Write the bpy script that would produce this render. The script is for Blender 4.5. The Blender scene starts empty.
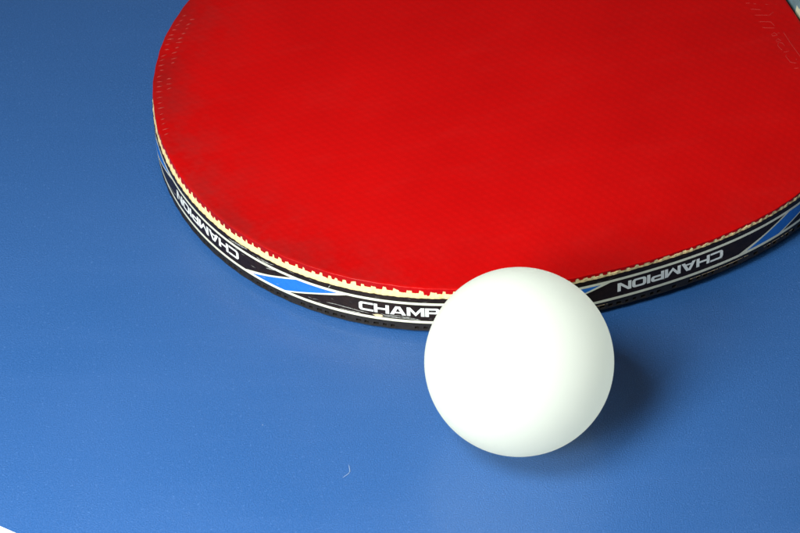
import bpy, bmesh, math, random
from mathutils import Vector, Matrix
random.seed(7)
MM = 0.001
S = bpy.context.scene
COL = S.collection

# ------------------------------------------------------------------ camera
cam_d = bpy.data.cameras.new("camera")
cam = bpy.data.objects.new("camera", cam_d)
COL.objects.link(cam)
cam_d.sensor_width = 36.0
cam_d.lens = 4.474842429 * 36.0
cam_d.clip_start = 0.05
cam_d.clip_end = 20
ro, el = math.radians(-0.8538537), math.radians(42.9907527)
fw = Vector((0, math.cos(el), -math.sin(el)))
rt = Vector((1, 0, 0)); up = rt.cross(fw)
r2 = math.cos(ro) * rt + math.sin(ro) * up
u2 = -math.sin(ro) * rt + math.cos(ro) * up
m = Matrix((r2, u2, -fw)).transposed().to_4x4()
m.translation = Vector((-24.80466968, -537.96843284, 549.49361584)) * MM
cam.matrix_world = m
cam_d.dof.use_dof = True
cam_d.dof.focus_distance = 0.79
cam_d.dof.aperture_fstop = 66
S.camera = cam

# ------------------------------------------------------------------ light
w = bpy.data.worlds.new("World"); S.world = w; w.use_nodes = True
bg = w.node_tree.nodes["Background"]
bg.inputs[0].default_value = (0.95, 0.98, 1.0, 1)
bg.inputs[1].default_value = 0.15

def area(name, pos, target, size, power, col=(1, 1, 1), size_y=None):
    d = bpy.data.lights.new(name, 'AREA')
    d.energy = power; d.color = col
    if size_y:
        d.shape = 'RECTANGLE'; d.size = size; d.size_y = size_y
    else:
        d.shape = 'SQUARE'; d.size = size
    o = bpy.data.objects.new(name, d); COL.objects.link(o)
    o.location = Vector(pos) * MM
    o.rotation_euler = (Vector(target) * MM - o.location).to_track_quat('-Z', 'Y').to_euler()
    return o
area("lamp_high", (-122, -100, 270), (0, 10, 0), 0.105, 1.46, (1.0, 1.0, 0.97))
area("lamp_low", (-172, -208, 170), (0, 10, 0), 0.115, 1.86, (1.0, 1.0, 0.97))

S.view_settings.view_transform = 'Standard'
S.view_settings.look = 'None'
S.view_settings.exposure = 0
S.view_settings.gamma = 1
S.render.engine = 'CYCLES'
S.cycles.max_bounces = 16
S.cycles.diffuse_bounces = 10

# ------------------------------------------------------------------ materials
class NT:
    def __init__(s, name):
        s.m = bpy.data.materials.new(name); s.m.use_nodes = True
        s.t = s.m.node_tree; s.b = s.t.nodes["Principled BSDF"]
    def n(s, typ, **kw):
        x = s.t.nodes.new(typ)
        for k, v in kw.items(): setattr(x, k, v)
        return x
    def l(s, a, b): s.t.links.new(a, b)
    def noise(s, scale, detail=2, rough=0.5, vec=None):
        x = s.n('ShaderNodeTexNoise'); x.inputs['Scale'].default_value = scale
        x.inputs['Detail'].default_value = detail; x.inputs['Roughness'].default_value = rough
        if vec is not None: s.l(vec, x.inputs['Vector'])
        return x.outputs['Fac']
    def ramp(s, f, a, b, lo=0.0, hi=1.0):
        x = s.n('ShaderNodeMapRange'); x.clamp = True
        s.l(f, x.inputs[0])
        for i, v in enumerate((a, b, lo, hi)): x.inputs[i + 1].default_value = v
        return x.outputs[0]
    def math(s, op, a, b=None):
        x = s.n('ShaderNodeMath', operation=op)
        for i, v in enumerate((a, b)):
            if v is None: continue
            if isinstance(v, (int, float)): x.inputs[i].default_value = v
            else: s.l(v, x.inputs[i])
        return x.outputs[0]
    def mix(s, f, a, b):
        x = s.n('ShaderNodeMix', data_type='RGBA')
        if isinstance(f, (int, float)): x.inputs[0].default_value = f
        else: s.l(f, x.inputs[0])
        for i, v in ((6, a), (7, b)):
            if isinstance(v, tuple): x.inputs[i].default_value = (*v, 1)
            else: s.l(v, x.inputs[i])
        return x.outputs[2]
    def bump(s, h, dist, strength=1.0, prev=None):
        x = s.n('ShaderNodeBump'); x.inputs['Distance'].default_value = dist
        x.inputs['Strength'].default_value = strength
        s.l(h, x.inputs['Height'])
        if prev is not None: s.l(prev, x.inputs['Normal'])
        return x.outputs[0]
    def coord(s): return s.n('ShaderNodeTexCoord').outputs['Object']
    def specks(s, vec, scale, size, keep):
        v = s.n('ShaderNodeTexVoronoi'); v.inputs['Scale'].default_value = scale
        s.l(vec, v.inputs['Vector'])
        sep = s.n('ShaderNodeSeparateColor'); s.l(v.outputs['Color'], sep.inputs[0])
        a = s.ramp(v.outputs['Distance'], size, size * 0.55)
        return s.math('MULTIPLY', a, s.math('GREATER_THAN', sep.outputs[0], 1 - keep))

def simple(name, col, rough=0.5, spec=0.5, vary=0.0, scale=800, coat=0):
    t = NT(name); c = t.coord()
    if vary:
        f = t.noise(scale, 3, 0.6, c)
        t.l(t.mix(t.ramp(f, .35, .65), tuple(x * (1 - vary) for x in col), tuple(min(1, x * (1 + vary)) for x in col)), t.b.inputs['Base Color'])
    else:
        t.b.inputs['Base Color'].default_value = (*col, 1)
    t.b.inputs['Roughness'].default_value = rough
    t.b.inputs['Specular IOR Level'].default_value = spec
    t.b.inputs['Coat Weight'].default_value = coat
    t.l(t.bump(t.noise(scale * 2.5, 3, .6, c), 0.00003), t.b.inputs['Normal'])
    return t.m

def mat_table():
    t = NT("table_blue"); c = t.coord()
    base = (0.036, 0.150, 0.480)
    f = t.noise(14, 4, .6, c)
    col = t.mix(t.ramp(f, .3, .7), (0.0082, 0.0555, 0.178), (0.0108, 0.062, 0.194))
    mp = t.n('ShaderNodeMapping'); mp.inputs['Rotation'].default_value = (0, 0, .7); mp.inputs['Scale'].default_value = (5, 34, 1)
    t.l(c, mp.inputs['Vector'])
    sm = t.noise(3.0, 5, .65, mp.outputs[0])
    col = t.mix(t.ramp(sm, .50, .78, 0, .40), col, (0.022, 0.078, 0.225))
    g = t.noise(3200, 2, .6, c)
    col = t.mix(t.ramp(g, .35, .75, 0, 1), col, (0.024, 0.088, 0.255))
    fl = t.noise(1700, 1, .5, c)
    col = t.mix(t.ramp(fl, .66, .76, 0, .55), col, (0.050, 0.130, 0.32))  # glints of the surface grain painted in as pale flecks
    col = t.mix(t.ramp(t.noise(2300, 2, .5, c), .40, .26, 0, .45), col, (0.004, 0.040, 0.140))
    col = t.mix(t.math('MULTIPLY', t.specks(c, 110, .018, .16), .32), col, (0.55, 0.65, 0.8))
    t.l(col, t.b.inputs['Base Color'])
    rr = t.ramp(t.noise(26, 3, .5, c), .3, .7, .36, .47)
    t.l(rr, t.b.inputs['Roughness'])
    t.b.inputs['Specular IOR Level'].default_value = 0.5
    t.b.inputs['Coat Weight'].default_value = 0.40
    t.b.inputs['Coat Roughness'].default_value = 0.24
    h = t.noise(3000, 2, .55, c)
    t.l(t.bump(h, 0.00015, .9), t.b.inputs['Normal'])
    return t.m

def mat_red():
    t = NT("red_rubber"); c = t.coord()
    rim = t.n('ShaderNodeAttribute', attribute_name='rim').outputs['Fac']
    f = t.noise(35, 4, .6, c)
    col = t.mix(t.ramp(f, .3, .7), (0.322, 0.0010, 0.0011), (0.366, 0.0014, 0.0014))
    # worn, dusty rim of the sheet
    dust = t.math('MULTIPLY', t.ramp(t.noise(90, 5, .7, c), .42, .78), t.math('POWER', rim, 1.6))
    col = t.mix(t.math('MULTIPLY', dust, .42), col, (0.22, 0.035, 0.032))
    grime = t.math('MULTIPLY', t.ramp(t.noise(45, 3, .6, c), .35, .7), t.math('POWER', rim, 1.5))
    col = t.mix(t.math('MULTIPLY', grime, .72), col, (0.12, 0.0015, 0.0018))
    col = t.mix(t.math('MULTIPLY', t.specks(c, 90, .028, .10), .55), col, (0.45, 0.16, 0.14))
    col = t.mix(t.math('MULTIPLY', t.specks(c, 52, .02, .03), .7), col, (0.06, 0.004, 0.004))
    mp = t.n('ShaderNodeMapping'); mp.inputs['Rotation'].default_value = (0, 0, -.5); mp.inputs['Scale'].default_value = (14, 40, 1)
    t.l(c, mp.inputs['Vector'])
    col = t.mix(t.ramp(t.noise(2.5, 6, .72, mp.outputs[0]), .52, .82, 0, .09), col, (0.36, 0.022, 0.020))
    t.l(col, t.b.inputs['Base Color'])
    t.l(t.ramp(t.noise(60, 4, .6, c), .3, .7, .34, .46), t.b.inputs['Roughness'])
    t.b.inputs['Specular IOR Level'].default_value = 0.1
    # pimples showing through the sheet: a hexagonal grid about 2 mm apart
    acc = None
    sep = t.n('ShaderNodeSeparateXYZ'); t.l(c, sep.inputs[0])
    wob = t.math('MULTIPLY', t.noise(160, 3, .6, c), 4.0)
    for k in range(3):
        a = math.radians(27 + 60 * k); kk = 2 * math.pi / 0.00173
        x = t.math('ADD', t.math('MULTIPLY', sep.outputs[0], math.cos(a) * kk), t.math('MULTIPLY', sep.outputs[1], math.sin(a) * kk))
        x = t.math('COSINE', t.math('ADD', x, wob))
        acc = x if acc is None else t.math('ADD', acc, x)
    b1 = t.bump(acc, 0.000008, .8)
    b2 = t.bump(t.noise(1100, 3, .6, c), 0.00004, .6, b1)
    t.l(b2, t.b.inputs['Normal'])
    return t.m

def mat_sponge():
    t = NT("cream_sponge"); c = t.coord()
    f = t.noise(900, 4, .7, c)
    col = t.mix(t.ramp(f, .35, .7), (0.55, 0.42, 0.19), (0.64, 0.53, 0.28))
    t.l(col, t.b.inputs['Base Color'])
    t.b.inputs['Roughness'].default_value = 0.85
    t.l(t.bump(t.noise(2600, 3, .6, c), 0.00004), t.b.inputs['Normal'])
    return t.m

def mat_ball():
    t = NT("ball_white"); c = t.coord()
    f = t.noise(60, 3, .5, c)
    t.l(t.mix(f, (0.70, 0.745, 0.68), (0.72, 0.76, 0.70)), t.b.inputs['Base Color'])
    t.b.inputs['Roughness'].default_value = 0.42
    t.b.inputs['Specular IOR Level'].default_value = 0.4
    t.b.inputs['Subsurface Weight'].default_value = 0.0
    t.b.inputs['Subsurface Radius'].default_value = (1.0, 1.0, 0.85)
    t.b.inputs['Subsurface Scale'].default_value = 0.080
    t.l(t.bump(t.noise(2200, 2, .5, c), 0.000015), t.b.inputs['Normal'])
    # thin celluloid shell: part of the light passes into the hollow ball
    tr = t.n('ShaderNodeBsdfTranslucent'); tr.inputs[0].default_value = (0.905, 0.94, 0.865, 1)
    mx = t.n('ShaderNodeMixShader'); mx.inputs[0].default_value = 0.66
    t.l(t.b.outputs[0], mx.inputs[1]); t.l(tr.outputs[0], mx.inputs[2])
    t.l(mx.outputs[0], t.t.nodes['Material Output'].inputs['Surface'])
    return t.m

M_TABLE = mat_table(); M_RED = mat_red(); M_SPONGE = mat_sponge(); M_BALL = mat_ball()
M_LINE = simple("white_line_paint", (0.82, 0.83, 0.84), .5, .4, .03, 300)
M_TAPE = simple("black_tape", (0.011, 0.006, 0.004), .40, .18, .3, 700)
M_TWHITE = simple("tape_white", (0.56, 0.58, 0.45), .35, .5, .06, 700)
M_LETTER = simple("tape_lettering", (0.63, 0.67, 0.63), .35, .3, .05, 700)
M_TBLUE = simple("tape_blue", (0.012, 0.12, 0.43), .38, .3, .06, 600)
M_SCUFF = simple("tape_scuff", (0.26, 0.27, 0.245), .7, .3, .25, 1500)
M_CHIP_HILITE = simple("chip_wood_and_highlight", (0.66, 0.50, 0.28), .8, .3, .2, 1500)  # chipped wood on the tape, also the painted highlight on the underside edge
M_BLACKR = simple("black_rubber", (0.011, 0.0095, 0.008), .55, .3, .3, 900)
M_WOOD = simple("pale_plywood", (0.60, 0.47, 0.28), .55, .4, .15, 200)
M_RHILITE = simple("red_rubber_mark_highlight", (0.32, 0.026, 0.023), .6, .2, .15, 900)  # paler red: highlights on the raised mark put into its colour
M_TICK = simple("rubber_wear_tick", (0.25, 0.036, 0.030), .7, .1, .15, 900)
M_HBLUE = simple("handle_grey_blue", (0.075, 0.125, 0.145), .4, .4, .15, 300)
M_HCREAM = simple("handle_cream", (0.30, 0.31, 0.22), .45, .4, .12, 300)
M_HBLACK = simple("handle_black", (0.012, 0.012, 0.013), .4, .4, .2, 300)
M_LINT = simple("lint_white", (0.33, 0.41, 0.54), .8, .2)

# ------------------------------------------------------------------ mesh helpers
def build(name, verts, faces, mats, fm=None, parent=None, smooth=True, attr=None, flat=0):
    me = bpy.data.meshes.new(name)
    me.from_pydata([(x * MM, y * MM, z * MM) for x, y, z in verts], [], faces)
    for mt in (mats if isinstance(mats, (list, tuple)) else [mats]): me.materials.append(mt)
    for i, p in enumerate(me.polygons):
        p.use_smooth = smooth
        if fm: p.material_index = fm[i]
        if i < flat: p.use_smooth = False
    if attr:
        a = me.attributes.new(attr[0], 'FLOAT', 'POINT')
        for i, v in enumerate(attr[1]): a.data[i].value = v
    me.validate(); me.update()
    o = bpy.data.objects.new(name, me); COL.objects.link(o)
    if parent: o.parent = parent
    return o

class MB:
    def __init__(s): s.v = []; s.f = []; s.m = []
    def add(s, vs, fs, mi=0):
        b = len(s.v); s.v += vs
        for f in fs: s.f.append(tuple(i + b for i in f)); s.m.append(mi)

def tube(mb, pts, r, mi=0, seg=6, taper=True):
    n = len(pts); vs = []; fs = []
    for i, p in enumerate(pts):
        a = Vector(pts[max(0, i - 1)]); b = Vector(pts[min(n - 1, i + 1)])
        d = (b - a).normalized(); s = d.cross(Vector((0, 0, 1)))
        s = s.normalized() if s.length > 1e-6 else Vector((1, 0, 0))
        q = s.cross(d)
        rr = r * (0.35 if taper and i in (0, n - 1) else 1)
        for k in range(seg):
            t = 2 * math.pi * k / seg
            c = Vector(p) + s * (rr * math.cos(t)) + q * (rr * math.sin(t))
            vs.append(tuple(c))
    for i in range(n - 1):
        for k in range(seg):
            k2 = (k + 1) % seg
            fs.append((i * seg + k, (i + 1) * seg + k, (i + 1) * seg + k2, i * seg + k2))
    fs.append(tuple(range(seg))); fs.append(tuple((n - 1) * seg + k for k in reversed(range(seg))))
    mb.add(vs, fs, mi)

def resample(pts, step):
    out = [Vector(pts[0])]
    for a, b in zip(pts[:-1], pts[1:]):
        a = Vector(a); b = Vector(b); n = max(1, int((b - a).length / step))
        for k in range(1, n + 1): out.append(a.lerp(b, k / n))
    return out

# ------------------------------------------------------------------ table
ld = Vector((0.8613, -0.5081)); ln = Vector((-0.5081, -0.8613))     # along the side line / outwards
def lp(a, b):  # a along the line, b outwards from its inner edge
    p = Vector((-109.29, -26.3)) + ld * a + ln * b
    return p.x, p.y
bm = bmesh.new()
A0, A1, B0, B1 = -1370, 1370, -1000, 19
top = [bm.verts.new((*[c * MM for c in lp(a, b)], 0)) for a, b in ((A0, B0), (A0, B1), (A1, B1), (A1, B0))]
f = bm.faces.new(top)
if f.normal.z < 0: f.normal_flip()
f.normal_update()
if f.normal.z < 0: bmesh.ops.reverse_faces(bm, faces=[f])
ex = bmesh.ops.extrude_face_region(bm, geom=[f])
for g in ex['geom']:
    if isinstance(g, bmesh.types.BMVert): g.co.z -= 0.022
bmesh.ops.recalc_face_normals(bm, faces=bm.faces)
bmesh.ops.bevel(bm, geom=[e for e in bm.edges if all(abs(v.co.z) < 1e-6 for v in e.verts)], offset=.0015, segments=3, affect='EDGES')
me = bpy.data.meshes.new("table_top"); bm.to_mesh(me); bm.free(); me.materials.append(M_TABLE)
table = bpy.data.objects.new("table_top", me); COL.objects.link(table)
table['kind'] = 'structure'
vs = []; fs = []
N = 60
for i in range(N + 1):
    a = A0 + 3 + (A1 - A0 - 6) * i / N
    for b, z in ((0, .0), (.15, .06), (17.2, .06), (17.3, .0)):
        vs.append((*lp(a, b), z + .004))
for i in range(N):
    for k in range(3): fs.append((i * 4 + k, (i + 1) * 4 + k, (i + 1) * 4 + k + 1, i * 4 + k + 1))
build("side_line", vs, fs, M_LINE, parent=table, smooth=False)

# ------------------------------------------------------------------ ball
bm = bmesh.new()
bmesh.ops.create_icosphere(bm, subdivisions=6, radius=20 * MM)
for fc in bm.faces: fc.smooth = True
me = bpy.data.meshes.new("table_tennis_ball"); bm.to_mesh(me); bm.free(); me.materials.append(M_BALL)
ball = bpy.data.objects.new("table_tennis_ball", me); COL.objects.link(ball)
ball.location = (0, 0, 20 * MM)
ball['label'] = "plain white table tennis ball resting on the blue table in front of the paddle"
ball['category'] = "ball"

# ------------------------------------------------------------------ paddle
TIP = 83.0
psi, tilt = math.radians(18.131074583), math.radians(1.015744945)
paddle = bpy.data.objects.new("table_tennis_paddle", None); COL.objects.link(paddle)
paddle.empty_display_size = 0.02
paddle.location = ((1.7080549648 - TIP * math.cos(psi)) * MM, (103.8320081 - TIP * math.sin(psi)) * MM, 0)
paddle.rotation_euler = (0, -tilt, psi)
paddle['label'] = "red rubber table tennis paddle with black edge tape lying flat on the blue table"
paddle['category'] = "paddle"

A = 78.44157
CC = (-0.005268765594957796, 0.07359892328631344, -0.0024795185063462544, -0.013337415198778999, -0.0006464731832724025)
SS = {2: -0.0018425403025768515, 3: -0.0038925308854628267, 4: -0.0028776788943700514}
def rad(t):
    return A * (1 + sum(c * math.cos((k + 1) * t) for k, c in enumerate(CC)) + sum(c * math.sin(k * t) for k, c in SS.items()))
# outline table by arc length (s = 0 on the handle axis, running the same way round as the angle)
NT_ = 14400
_tab = []; s = 0; prev = None
for i in range(NT_ + 1):
    t = 2 * math.pi * i / NT_; r = rad(t); p = (r * math.cos(t), r * math.sin(t))
    if prev: s += math.hypot(p[0] - prev[0], p[1] - prev[1])
    _tab.append((s, p[0], p[1])); prev = p
PER = s
import bisect
_ss = [a[0] for a in _tab]
def raw(s):
    s %= PER
    i = min(max(bisect.bisect_right(_ss, s) - 1, 0), NT_ - 1)
    a, b = _tab[i], _tab[i + 1]; k = (s - a[0]) / (b[0] - a[0])
    return a[1] + (b[1] - a[1]) * k, a[2] + (b[2] - a[2]) * k
def pt(s, off=0.0, z=0.0):
    x, y = raw(s)
    x1, y1 = raw(s - .4); x2, y2 = raw(s + .4)
    dx, dy = x2 - x1, y2 - y1; l = math.hypot(dx, dy)
    return (x + off * dy / l + TIP, y - off * dx / l, z)

EO = 152.5          # the straight cut of the rubber beside the handle (local u)
ZT, ZC, ZW = 13.24, 9.94, 2.34
def smooth(a, b, x):
    k = min(1, max(0, (x - a) / (b - a))); return k * k * (3 - 2 * k)
def zrim(s):   return ZT - 1.8 * smooth(305, 385, s) * (1 - smooth(425, 470, s))
def rimoff(s): return -0.30 + .22 * smooth(300, 380, s) * (1 - smooth(425, 470, s)) + .05 * math.sin(s * .37) + .04 * math.sin(s * 1.13 + 1)

# ---- red top sheet
DS = 0.12
NS = int(PER / DS)
SV = [PER * i / NS for i in range(NS)]
# teeth: pimples cut through at the rim, uneven, some torn off
teeth = []
s = 0
while s < PER - 1.2:
    w_ = random.uniform(.95, 1.4)
    dep = random.uniform(.76, .95)
    if random.random() < .12: w_ *= 1.7
    if random.random() < .14: dep = random.uniform(.48, .55)
    if 308 < s < 340: w_ = random.uniform(1.0, 1.7)
    if s > 358: w_ = random.uniform(1.1, 1.5); dep = random.uniform(.52, .64)
    teeth.append((s, s + w_, dep, random.uniform(.12, .5)))
    s += w_ + random.uniform(.45, .95) * (1.6 if 308 < s < 345 or random.random() < .1 else 1)
prof = [0.0] * NS
for a, b, dep, rise in teeth:
    for i in range(int(a / DS) - 4, int(b / DS) + 5):
        x = SV[i % NS]
        k = min(1, max(0, min((x - a + rise * .5) / rise, (b + rise * .5 - x) / rise)))
        prof[i % NS] = max(prof[i % NS], dep * k)
for i in range(NS):
    base = .30 + .06 * math.sin(SV[i] * .9) + .04 * math.sin(SV[i] * 2.3 + 2) + random.uniform(-.015, .015)
    prof[i] = max(prof[i], base)

def cut(p):  # clip to the straight edge by the handle
    return (min(p[0], EO), p[1], p[2])
def ring_in(p, d):   # move a rim point inwards by d mm
    x, y = p[0] - TIP, p[1]; r = math.hypot(x, y); k = max(0.0, 1 - d / r)
    return (x * k + TIP, y * k, p[2])
verts = []; faces = []; fm = []; rimv = []
rows = []
tops = [cut(pt(sv, rimoff(sv), zrim(sv))) for sv in SV]
h = [zrim(sv) - ZC for sv in SV]
# rows from the tooth tips up over the rounded rim and in across the face
def wear(sv): return .35 + .65 * smooth(150, 200, sv) * (1 - smooth(285, 350, sv))
def addrow(ps, rv):
    b = len(verts); verts.extend(ps); rimv.extend([rv * wear(sv) for sv in SV]); rows.append(b)
addrow([(*ring_in(p, .45)[:2], p[2] - prof[i] * h[i] + .02) for i, p in enumerate(tops)], 1)   # underside, tucked in
addrow([(p[0], p[1], p[2] - prof[i] * h[i]) for i, p in enumerate(tops)], 1)
addrow([(p[0], p[1], p[2] - .16) for p in tops], 1)
addrow([(*ring_in(p, .045)[:2], p[2] - .05) for p in tops], 1)
addrow([(*ring_in(p, .15)[:2], p[2]) for p in tops], 1)
def rise(i, p, d):    # the face settles level within a few mm of the rim
    return p[2] + (ZT - p[2]) * smooth(0, 26, d)
for d, rv in ((.8, .97), (2, .9), (4, .8), (7, .66), (11, .48), (17, .26), (26, .08), (40, 0), (60, 0)):
    addrow([(*ring_in(p, d)[:2], rise(i, p, d)) for i, p in enumerate(tops)], rv)
for a, b in zip(rows[:-1], rows[1:]):
    for i in range(NS):
        j = (i + 1) % NS
        faces.append((a + i, a + j, b + j, b + i)); fm.append(0)
verts.append((TIP, 0, ZT)); rimv.append(0); ci = len(verts) - 1
for i in range(NS):
    faces.append((rows[-1] + i, rows[-1] + (i + 1) % NS, ci)); fm.append(0)
# raised maker's mark by the handle: five short bars, a rule and outlined letters
mb = MB()
marks = [[(143.11, 1.96), (144.26, 1.4)], [(144.75, 1.21), (145.51, .49)], [(147.17, -.03), (148.13, -.65)],
 [(143.29, -.53), (144.51, -1.12), (145.7, -1.77)], [(143.33, -2.96), (144.8, -3.51), (146.61, -4.24), (148.31, -3.31)],
 [(143.23, -5.5), (144.56, -6.0), (145.94, -6.59), (146.24, -8.35)], [(143.17, -7.74), (144.5, -8.44), (146.16, -9.12)],
 [(147.26, -11.03), (147.22, -15.13), (147.4, -20.44), (147.5, -27)],
 [(144.2, -11.06), (145.18, -10.54), (145.54, -11.71), (144.37, -11.56), (144.2, -11.06)], [(145.81, -11.07), (146.17, -10.91), (146.2, -11.51)],
 [(144.21, -13.7), (145.06, -12.85), (145.52, -13.76), (144.19, -13.99)],
 [(145.53, -15.95), (145.47, -14.76), (144.76, -14.2), (144.09, -15.12), (144.23, -16.34), (144.4, -17.28)],
 [(144.35, -17.84), (145.22, -18.02), (146.03, -17.89)],
 [(145.09, -18.89), (144.52, -19.11), (144.38, -19.3), (144.28, -19.45), (144.49, -21.84), (145.82, -22.69)],
 [(146.27, -20.78), (146.11, -21.59)], [(144.36, -24.1), (145.63, -24.44)]]
for L in marks:
    tube(mb, [(p.x, p.y, ZT - .02) for p in resample([(x, y, 0) for x, y in L], .4)], .06)
# pale worn ticks where the pimples press through near the left rim
for k in range(24):
    sv = 198 + k * 1.95 + random.uniform(-.25, .25)
    for rowi, d in enumerate((1.5, 3.9)):
        if random.random() < (.06 if rowi == 0 else .25) or (rowi and sv > 226): continue
        sx = sv + rowi * 1.0
        p = Vector(ring_in(pt(sx, -.3, ZT), d + random.uniform(-.25, .25)))
        L = random.uniform(.9, 1.7); an = random.uniform(-.25, .25)
        q = Vector((math.cos(an), math.sin(an), 0)) * L * .5
        tube(mb, [tuple(p - q + Vector((0, 0, -.02))), tuple(p + Vector((0, 0, -.005))), tuple(p + q + Vector((0, 0, -.02)))], random.uniform(.07, .14), 1)
off = len(verts)
verts += mb.v; rimv += [1] * len(mb.v)
faces += [tuple(i + off for i in f) for f in mb.f]; fm += [1 + k_ for k_ in mb.m]
build("rubber_sheet", verts, faces, [M_RED, M_RHILITE, M_TICK], fm, paddle, True, ('rim', rimv), 2 * NS)

# ---- cream sponge under the red sheet
def wall(name, zs, mats, cutedge=True, step=.4, parent=paddle, capz=None):
    n = int(PER / step); vs = []; fs = []
    for (off_, z) in zs:
        for i in range(n):
            sv = PER * i / n
            o_ = off_(sv) if callable(off_) else off_
            z_ = z(sv) if callable(z) else z
            p = pt(sv, o_, z_)
            vs.append(cut(p) if cutedge else p)
    for r in range(len(zs) - 1):
        for i in range(n):
            j = (i + 1) % n
            fs.append((r * n + i, r * n + j, (r + 1) * n + j, (r + 1) * n + i))
    fs.append(tuple(reversed(range(n)))); fs.append(tuple((len(zs) - 1) * n + i for i in range(n)))
    o = build(name, vs, fs, mats, None, parent, False)
    return o
jit = {}
def spo(sv):
    return -.10 + .05 * math.sin(sv * 1.7) + .04 * math.sin(sv * 4.1 + 1)
wall("sponge", [(-.32, 8.6), (-.32, ZC - .01), (lambda s_: spo(s_), ZC + .02), (lambda s_: spo(s_), ZC + .6), (lambda s_: min(spo(s_), rimoff(s_) - .06) , lambda s_: ZC + .55 * (zrim(s_) - ZC)), (lambda s_: rimoff(s_) - .14, lambda s_: zrim(s_) - .2)], M_SPONGE)

# ---- plywood blade with the neck that runs into the handle
BT, BB = 8.58, 3.5
vs = []; n = 400; out = []
for i in range(n):
    sv = PER * i / n
    p = pt(sv, -.25, 0); out.append((p[0], p[1]))
fs = []
for z in (BB, BT): vs += [(x, y, z) for x, y in out]
for i in range(n):
    j = (i + 1) % n; fs.append((i, j, n + j, n + i))
fs.append(tuple(reversed(range(n)))); fs.append(tuple(range(n, 2 * n)))
build("blade", vs, fs, M_WOOD, None, paddle, False)

# ---- edge tape and its printing
tp = MB()
def strip(s0, s1, lo, hi, off_, mi, step=.3):
    n = max(1, int((s1 - s0) / step)); v = []; f = []
    for i in range(n + 1):
        sv = s0 + (s1 - s0) * i / n
        a = lo(sv) if callable(lo) else lo; b = hi(sv) if callable(hi) else hi
        if b < a: a = b = (a + b) / 2
        v += [pt(sv, off_, a), pt(sv, off_, b)]
    for i in range(n): f.append((2 * i, 2 * i + 2, 2 * i + 3, 2 * i + 1))
    tp.add(v, f, mi)
T0, T1 = 26.0, PER - 26.0
def wob(sv): return .035 * math.sin(sv * .8) + .03 * math.sin(sv * 2.9)
# tape body: thin band with a little thickness
prof_t = [(-.25, ZW - .02), (0, ZW), (0, ZC), (-.35, ZC + .03)]
n = 1800; v = []; f = []
for i in range(n + 1):
    sv = T0 + (T1 - T0) * i / n
    for (o_, z) in prof_t: v.append(pt(sv, o_, z + (wob(sv) if z > 5 else 0)))
for i in range(n):
    for k in range(3): f.append((i * 4 + k, (i + 1) * 4 + k, (i + 1) * 4 + k + 1, i * 4 + k + 1))
tp.add(v, f, 0)
U1, U0, L1, L0 = 8.66, 7.95, 3.20, 2.46     # white rules
strip(T0, T1, U0, U1, .012, 1); strip(T0, T1, L0, L1, .012, 1)
PITCH = 58.6
BL = []
s0 = 285.35
for k in range(-4, 4): BL.append(s0 + k * 59.3 if k >= 0 else s0 + k * 57.6)
for a in BL:
    P1, P2, P3, P4 = a, a + 12.5, a + 22.8, a + 9.3
    if P1 < T0 + 3 or P3 > T1 - 3: continue
    za, zb = L1, U0
    up_ = lambda sv, P1=P1, P2=P2: za + (zb - za) * (sv - P1) / (P2 - P1)
    dn_ = lambda sv, P3=P3, P4=P4: za + (zb - za) * (sv - P4) / (P3 - P4)
    # white outline then blue
    strip(P1 - 2.6, P3 + 4.4, lambda sv: max(za, min(zb, dn_(sv) - .42 - .30 * smooth(P3 - 6, P3 + 2, sv))), lambda sv: min(zb, max(za, up_(sv) + .50 + .35 * (1 - smooth(P1 - 2, P1 + 6, sv)))), .018, 1, .1)
    strip(P1, P3, lambda sv: max(za, dn_(sv)), lambda sv: min(zb, up_(sv)), .026, 2, .1)

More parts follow.
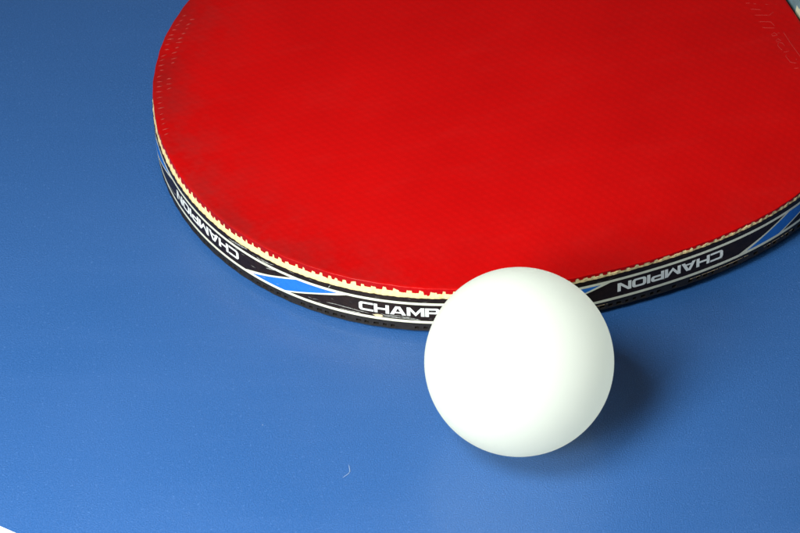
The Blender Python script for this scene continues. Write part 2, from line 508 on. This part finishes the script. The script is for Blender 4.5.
# lettering: wide square capitals drawn as strokes
LH, SV_, SH_ = 2.55, .78, .56
def rpath(w_, h_, r, n=5):
    P = []
    for cx, cy, a0 in ((w_ - r, h_ - r, 0), (r, h_ - r, 90), (r, r, 180), (w_ - r, r, 270)):
        for k in range(n + 1):
            t = math.radians(a0 + 90 * k / n); P.append((cx + r * math.cos(t), cy + r * math.sin(t)))
    return P
def glyph(ch, w_):
    q = []          # list of quads in (x, y), y 0..LH
    def quad(a, b, c, d, n=1):
        for i in range(n):
            k0, k1 = i / n, (i + 1) / n
            L = lambda p, r_, k: (p[0] + (r_[0] - p[0]) * k, p[1] + (r_[1] - p[1]) * k)
            q.append((L(a, b, k0), L(a, b, k1), L(d, c, k1), L(d, c, k0)))
    def rect(x0, y0, x1, y1): quad((x0, y0), (x1, y0), (x1, y1), (x0, y1), max(1, int((x1 - x0) / .4)))
    def ringp(P, Q, closed):
        m_ = len(P)
        for i in range(m_ if closed else m_ - 1):
            j = (i + 1) % m_; q.append((P[i], P[j], Q[j], Q[i]))
    H = LH; v_, h_ = SV_, SH_
    if ch in 'OC':
        P = rpath(w_, H, .75); Q = [(v_ + x, h_ + y) for x, y in rpath(w_ - 2 * v_, H - 2 * h_, .28)]
        if ch == 'O': ringp(P, Q, True)
        else:
            # open on the right: keep top-left and bottom-left corners
            Po = [(w_, H)] + P[6:18] + [(w_, 0)]
            Qo = [(w_, H - h_)] + Q[6:18] + [(w_, h_)]
            ringp(Po, Qo, False)
    elif ch == 'I': rect(0, 0, w_, H)
    elif ch == 'H':
        rect(0, 0, v_, H); rect(w_ - v_, 0, w_, H); rect(v_, H * .5 - h_ / 2, w_ - v_, H * .5 + h_ / 2)
    elif ch == 'P':
        rect(0, 0, v_, H)
        lo = H * .34; R = rpath(w_, H - lo, .7); P = [(v_, H)] + [(x, y + lo) for x, y in (R[5::-1] + R[:17:-1])] + [(v_, lo)]
        R2 = rpath(w_ - v_, H - lo - 2 * h_, .25)
        Q = [(v_, H - h_)] + [(x, y + lo + h_) for x, y in (R2[5::-1] + R2[:17:-1])] + [(v_, lo + h_)]
        ringp(P, Q, False)
    elif ch == 'A':
        c = w_ / 2; t = v_ * 1.12
        quad((0, 0), (t, 0), (c, H - .55), (c - t * .62, H)); quad((w_ - t, 0), (w_, 0), (c + t * .62, H), (c, H - .55))
        q.append(((c - t * .62, H), (c, H - .55), (c + t * .62, H), (c + .01, H)))
        y0, y1 = .45, .92
        xl = lambda y: t + (c - t) * y / (H - .55)
        quad((xl(y0) , y0), (w_ - xl(y0), y0), (w_ - xl(y1), y1), (xl(y1), y1), 3)
    elif ch == 'M':
        rect(0, 0, v_, H); rect(w_ - v_, 0, w_, H); c = w_ / 2
        quad((v_, H), (v_, H - 1.0), (c, 0), (c, 1.0)); quad((c, 1.0), (c, 0), (w_ - v_, H - 1.0), (w_ - v_, H))
    elif ch == 'N':
        rect(0, 0, v_, H); rect(w_ - v_, 0, w_, H)
        quad((v_, H), (v_, H - .85), (w_ - v_, 0), (w_ - v_, .85))
    return q
WORD = [('C', 3.3), ('H', 3.4), ('A', 3.6), ('M', 3.9), ('P', 3.2), ('I', .78), ('O', 3.4), ('N', 3.3)]
def word(s0, flip):
    x = 0; zc = 5.80
    total = sum(w_ for _, w_ in WORD) + .18 * 7
    for ch, w_ in WORD:
        for Q in glyph(ch, w_):
            v = []
            for (a, b) in Q:
                a += x; b -= LH / 2
                if flip: a = total - a; b = -b
                v.append(pt(s0 + a, .026, zc + b))
            tp.add(v, [(0, 1, 2, 3)], 3)
        x += w_ + .18
for k, s_ in enumerate((78.8, 137.5, 196.5, 255.0, 313.05, 371.25, 430.0)):
    word(s_, k % 2 == 1)

# scuffs and chips in the tape
def scratch(L, wd, mi):
    P = resample([(a, b, 0) for a, b in L], .35)
    v = []; f = []
    for i, p in enumerate(P):
        a = P[max(0, i - 1)]; b = P[min(len(P) - 1, i + 1)]; d = (b - a)
        nrm = Vector((-d.y, d.x)).normalized() if d.length else Vector((0, 1))
        ww = wd * random.uniform(.35, 1.0) * (.2 if i in (0, len(P) - 1) else 1)
        zj = random.uniform(-.03, .03)
        v += [pt(p.x + nrm.x * ww, .04, min(ZC, p.y + nrm.y * ww + zj)), pt(p.x - nrm.x * ww, .04, max(ZW, p.y - nrm.y * ww + zj))]
    for i in range(len(P) - 1): f.append((2 * i, 2 * i + 1, 2 * i + 3, 2 * i + 2))
    tp.add(v, f, mi)
SCR = [[(287.0, 9.2), (289.3, 8.9), (292.0, 9.45)], [(288.3, 9.3), (291.15, 9.2)], [(287.5, 8.75), (290.4, 8.1)], [(289.6, 7.3), (292.6, 8.1)], [(290.0, 7.6), (291.8, 7.9)],
 [(305.3, 4.2), (307.9, 4.4), (311.7, 4.15), (315.4, 3.9)], [(309.6, 4.3), (311.7, 4.2), (313.4, 4.0)], [(305.9, 8.8), (306.5, 9.7)], [(305.0, 7.9), (305.4, 7.4)],
 [(308.5, 3.5), (310.4, 3.4), (313.4, 3.45)], [(317.8, 4.3), (319.1, 4.0), (321.9, 4.3), (324.5, 4.0), (326.9, 3.45)], [(319.1, 3.6), (321.5, 3.8), (324.3, 3.6), (326.7, 3.3)],
 [(322.9, 4.0), (325.7, 3.5)], [(316, 3.75), (319.5, 3.6), (323, 3.7)], [(278.1, 9.2), (282.0, 9.75), (284.3, 9.8)], [(278.7, 9.05), (283.2, 9.6)], [(246, 3.3), (252.8, 3.6)], [(248.6, 3.5), (254.6, 4.7)], [(280, 7.5), (281, 7.6)]]
for L in SCR: scratch(L, .10, 4)
for k in range(70):
    a = random.choice((random.uniform(240, 430), random.uniform(284, 330))); b = random.choice((random.uniform(3.2, 4.6), random.uniform(8.3, 9.8), random.uniform(3, 9)))
    d = random.uniform(.3, 1.6)
    scratch([(a, b), (a + d, b + random.uniform(-.25, .25))], random.uniform(.02, .055), 4)
def patch(L, mi):
    cx = sum(a for a, _ in L) / len(L); cz = sum(b for _, b in L) / len(L)
    tp.add([pt(cx, .045, cz)] + [pt(a, .045, b) for a, b in L], [(0, i + 1, (i + 1) % len(L) + 1) for i in range(len(L))], mi)
patch([(316.2, 3.7), (316.9, 3.3), (318.0, 3.25), (318.5, 3.5), (318.3, 3.95), (317.2, 4.0)], 5)
build("edge_tape", tp.v, tp.f, [M_TAPE, M_TWHITE, M_TBLUE, M_LETTER, M_SCUFF, M_CHIP_HILITE], tp.m, paddle, False)

# ---- black rubber on the underside, its pimple rows showing as gaps in the edge
step = .15
n = int(PER / step); gaps = [0] * n; s = 0
while s < PER - 2:
    g = random.uniform(.7, 1.1)
    if random.random() > .22:
        for i in range(int(s / step), int((s + g) / step)): gaps[i % n] = 1
    s += g + random.uniform(.85, 1.3)
zs = [0, .05, .52, .56, 1.22, 1.26, 2.0, ZW - .03]
vs = []; fs = []
for zi, z in enumerate(zs):
    for i in range(n):
        sv = PER * i / n
        o_ = -.16 + .04 * math.sin(sv * 1.3) + (-.05 if zi == 0 else 0)
        if gaps[i] and zi in (3, 4): o_ -= .7
        vs.append(cut(pt(sv, o_, z)))
for r in range(len(zs) - 1):
    for i in range(n):
        j = (i + 1) % n; fs.append((r * n + i, r * n + j, (r + 1) * n + j, (r + 1) * n + i))
fs.append(tuple(reversed(range(n)))); fs.append(tuple((len(zs) - 1) * n + i for i in range(n)))
ubm = [0] * len(fs)
for a_, b_, z_ in ((389, 404.5, 1.55), (409, 418, 1.5), (362, 369, 1.6)):      # highlight painted as a pale line where sheet meets sponge
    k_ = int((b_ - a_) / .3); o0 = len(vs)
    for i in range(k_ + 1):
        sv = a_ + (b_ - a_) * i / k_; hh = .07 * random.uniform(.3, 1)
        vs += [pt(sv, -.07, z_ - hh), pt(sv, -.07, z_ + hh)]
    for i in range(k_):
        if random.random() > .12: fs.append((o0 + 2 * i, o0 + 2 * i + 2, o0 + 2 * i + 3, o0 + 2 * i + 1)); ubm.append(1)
build("underside_rubber", vs, fs, [M_BLACKR, M_CHIP_HILITE], ubm, paddle, False)

# ---- handle with lengthwise stripes
hv = []; hf = []; hm = []
ring = 72; secs = [(153.2, 14.6, 5.2), (153.6, 14.8, 8.2), (154.6, 14.8, 9.6), (160, 14.4, 10.2), (180, 13.4, 10.4), (210, 14.2, 10.5), (240, 16.6, 10.6), (252, 17.0, 10.6), (256, 16.6, 10.2), (258, 15.2, 8.8)]
HC = 6.05
for (u, hw, hh) in secs:
    for k in range(ring):
        t = 2 * math.pi * (k + .5) / ring; c, s_ = math.cos(t), math.sin(t)
        e = .62
        hv.append((u, hw * math.copysign(abs(c) ** e, c), HC + hh * math.copysign(abs(s_) ** e, s_)))
for r in range(len(secs) - 1):
    for k in range(ring):
        j = (k + 1) % ring
        hf.append((r * ring + k, (r + 1) * ring + k, (r + 1) * ring + j, r * ring + j))
        y = abs(hv[(r + 2 if r < 2 else r) * ring + k][1] + hv[(r + 2 if r < 2 else r) * ring + j][1]) / 2
        hm.append(0 if y < 4.9 else 1 if y < 7.6 else 2 if y < 10 else 1 if y < 13.0 else 2)
hf.append(tuple(range(ring))); hm.append(1)
hf.append(tuple(reversed([(len(secs) - 1) * ring + k for k in range(ring)]))); hm.append(1)
build("handle", hv, hf, [M_HBLUE, M_HCREAM, M_HBLACK], hm, paddle, True)

# ------------------------------------------------------------------ lint on the table
mb = MB()
P = [(-36.40, -10.0, .12), (-36.2, -11.0, .2), (-36.05, -12.1, .14), (-36.4, -12.8, .12), (-37.0, -13.4, .16), (-37.6, -13.9, .12)]
tube(mb, P, .04, 0, 6)
lint = build("lint_fibre", mb.v, mb.f, M_LINT)
lint['label'] = "tiny bent white lint fibre lying on the blue table in front of the ball"
lint['category'] = "fibre"
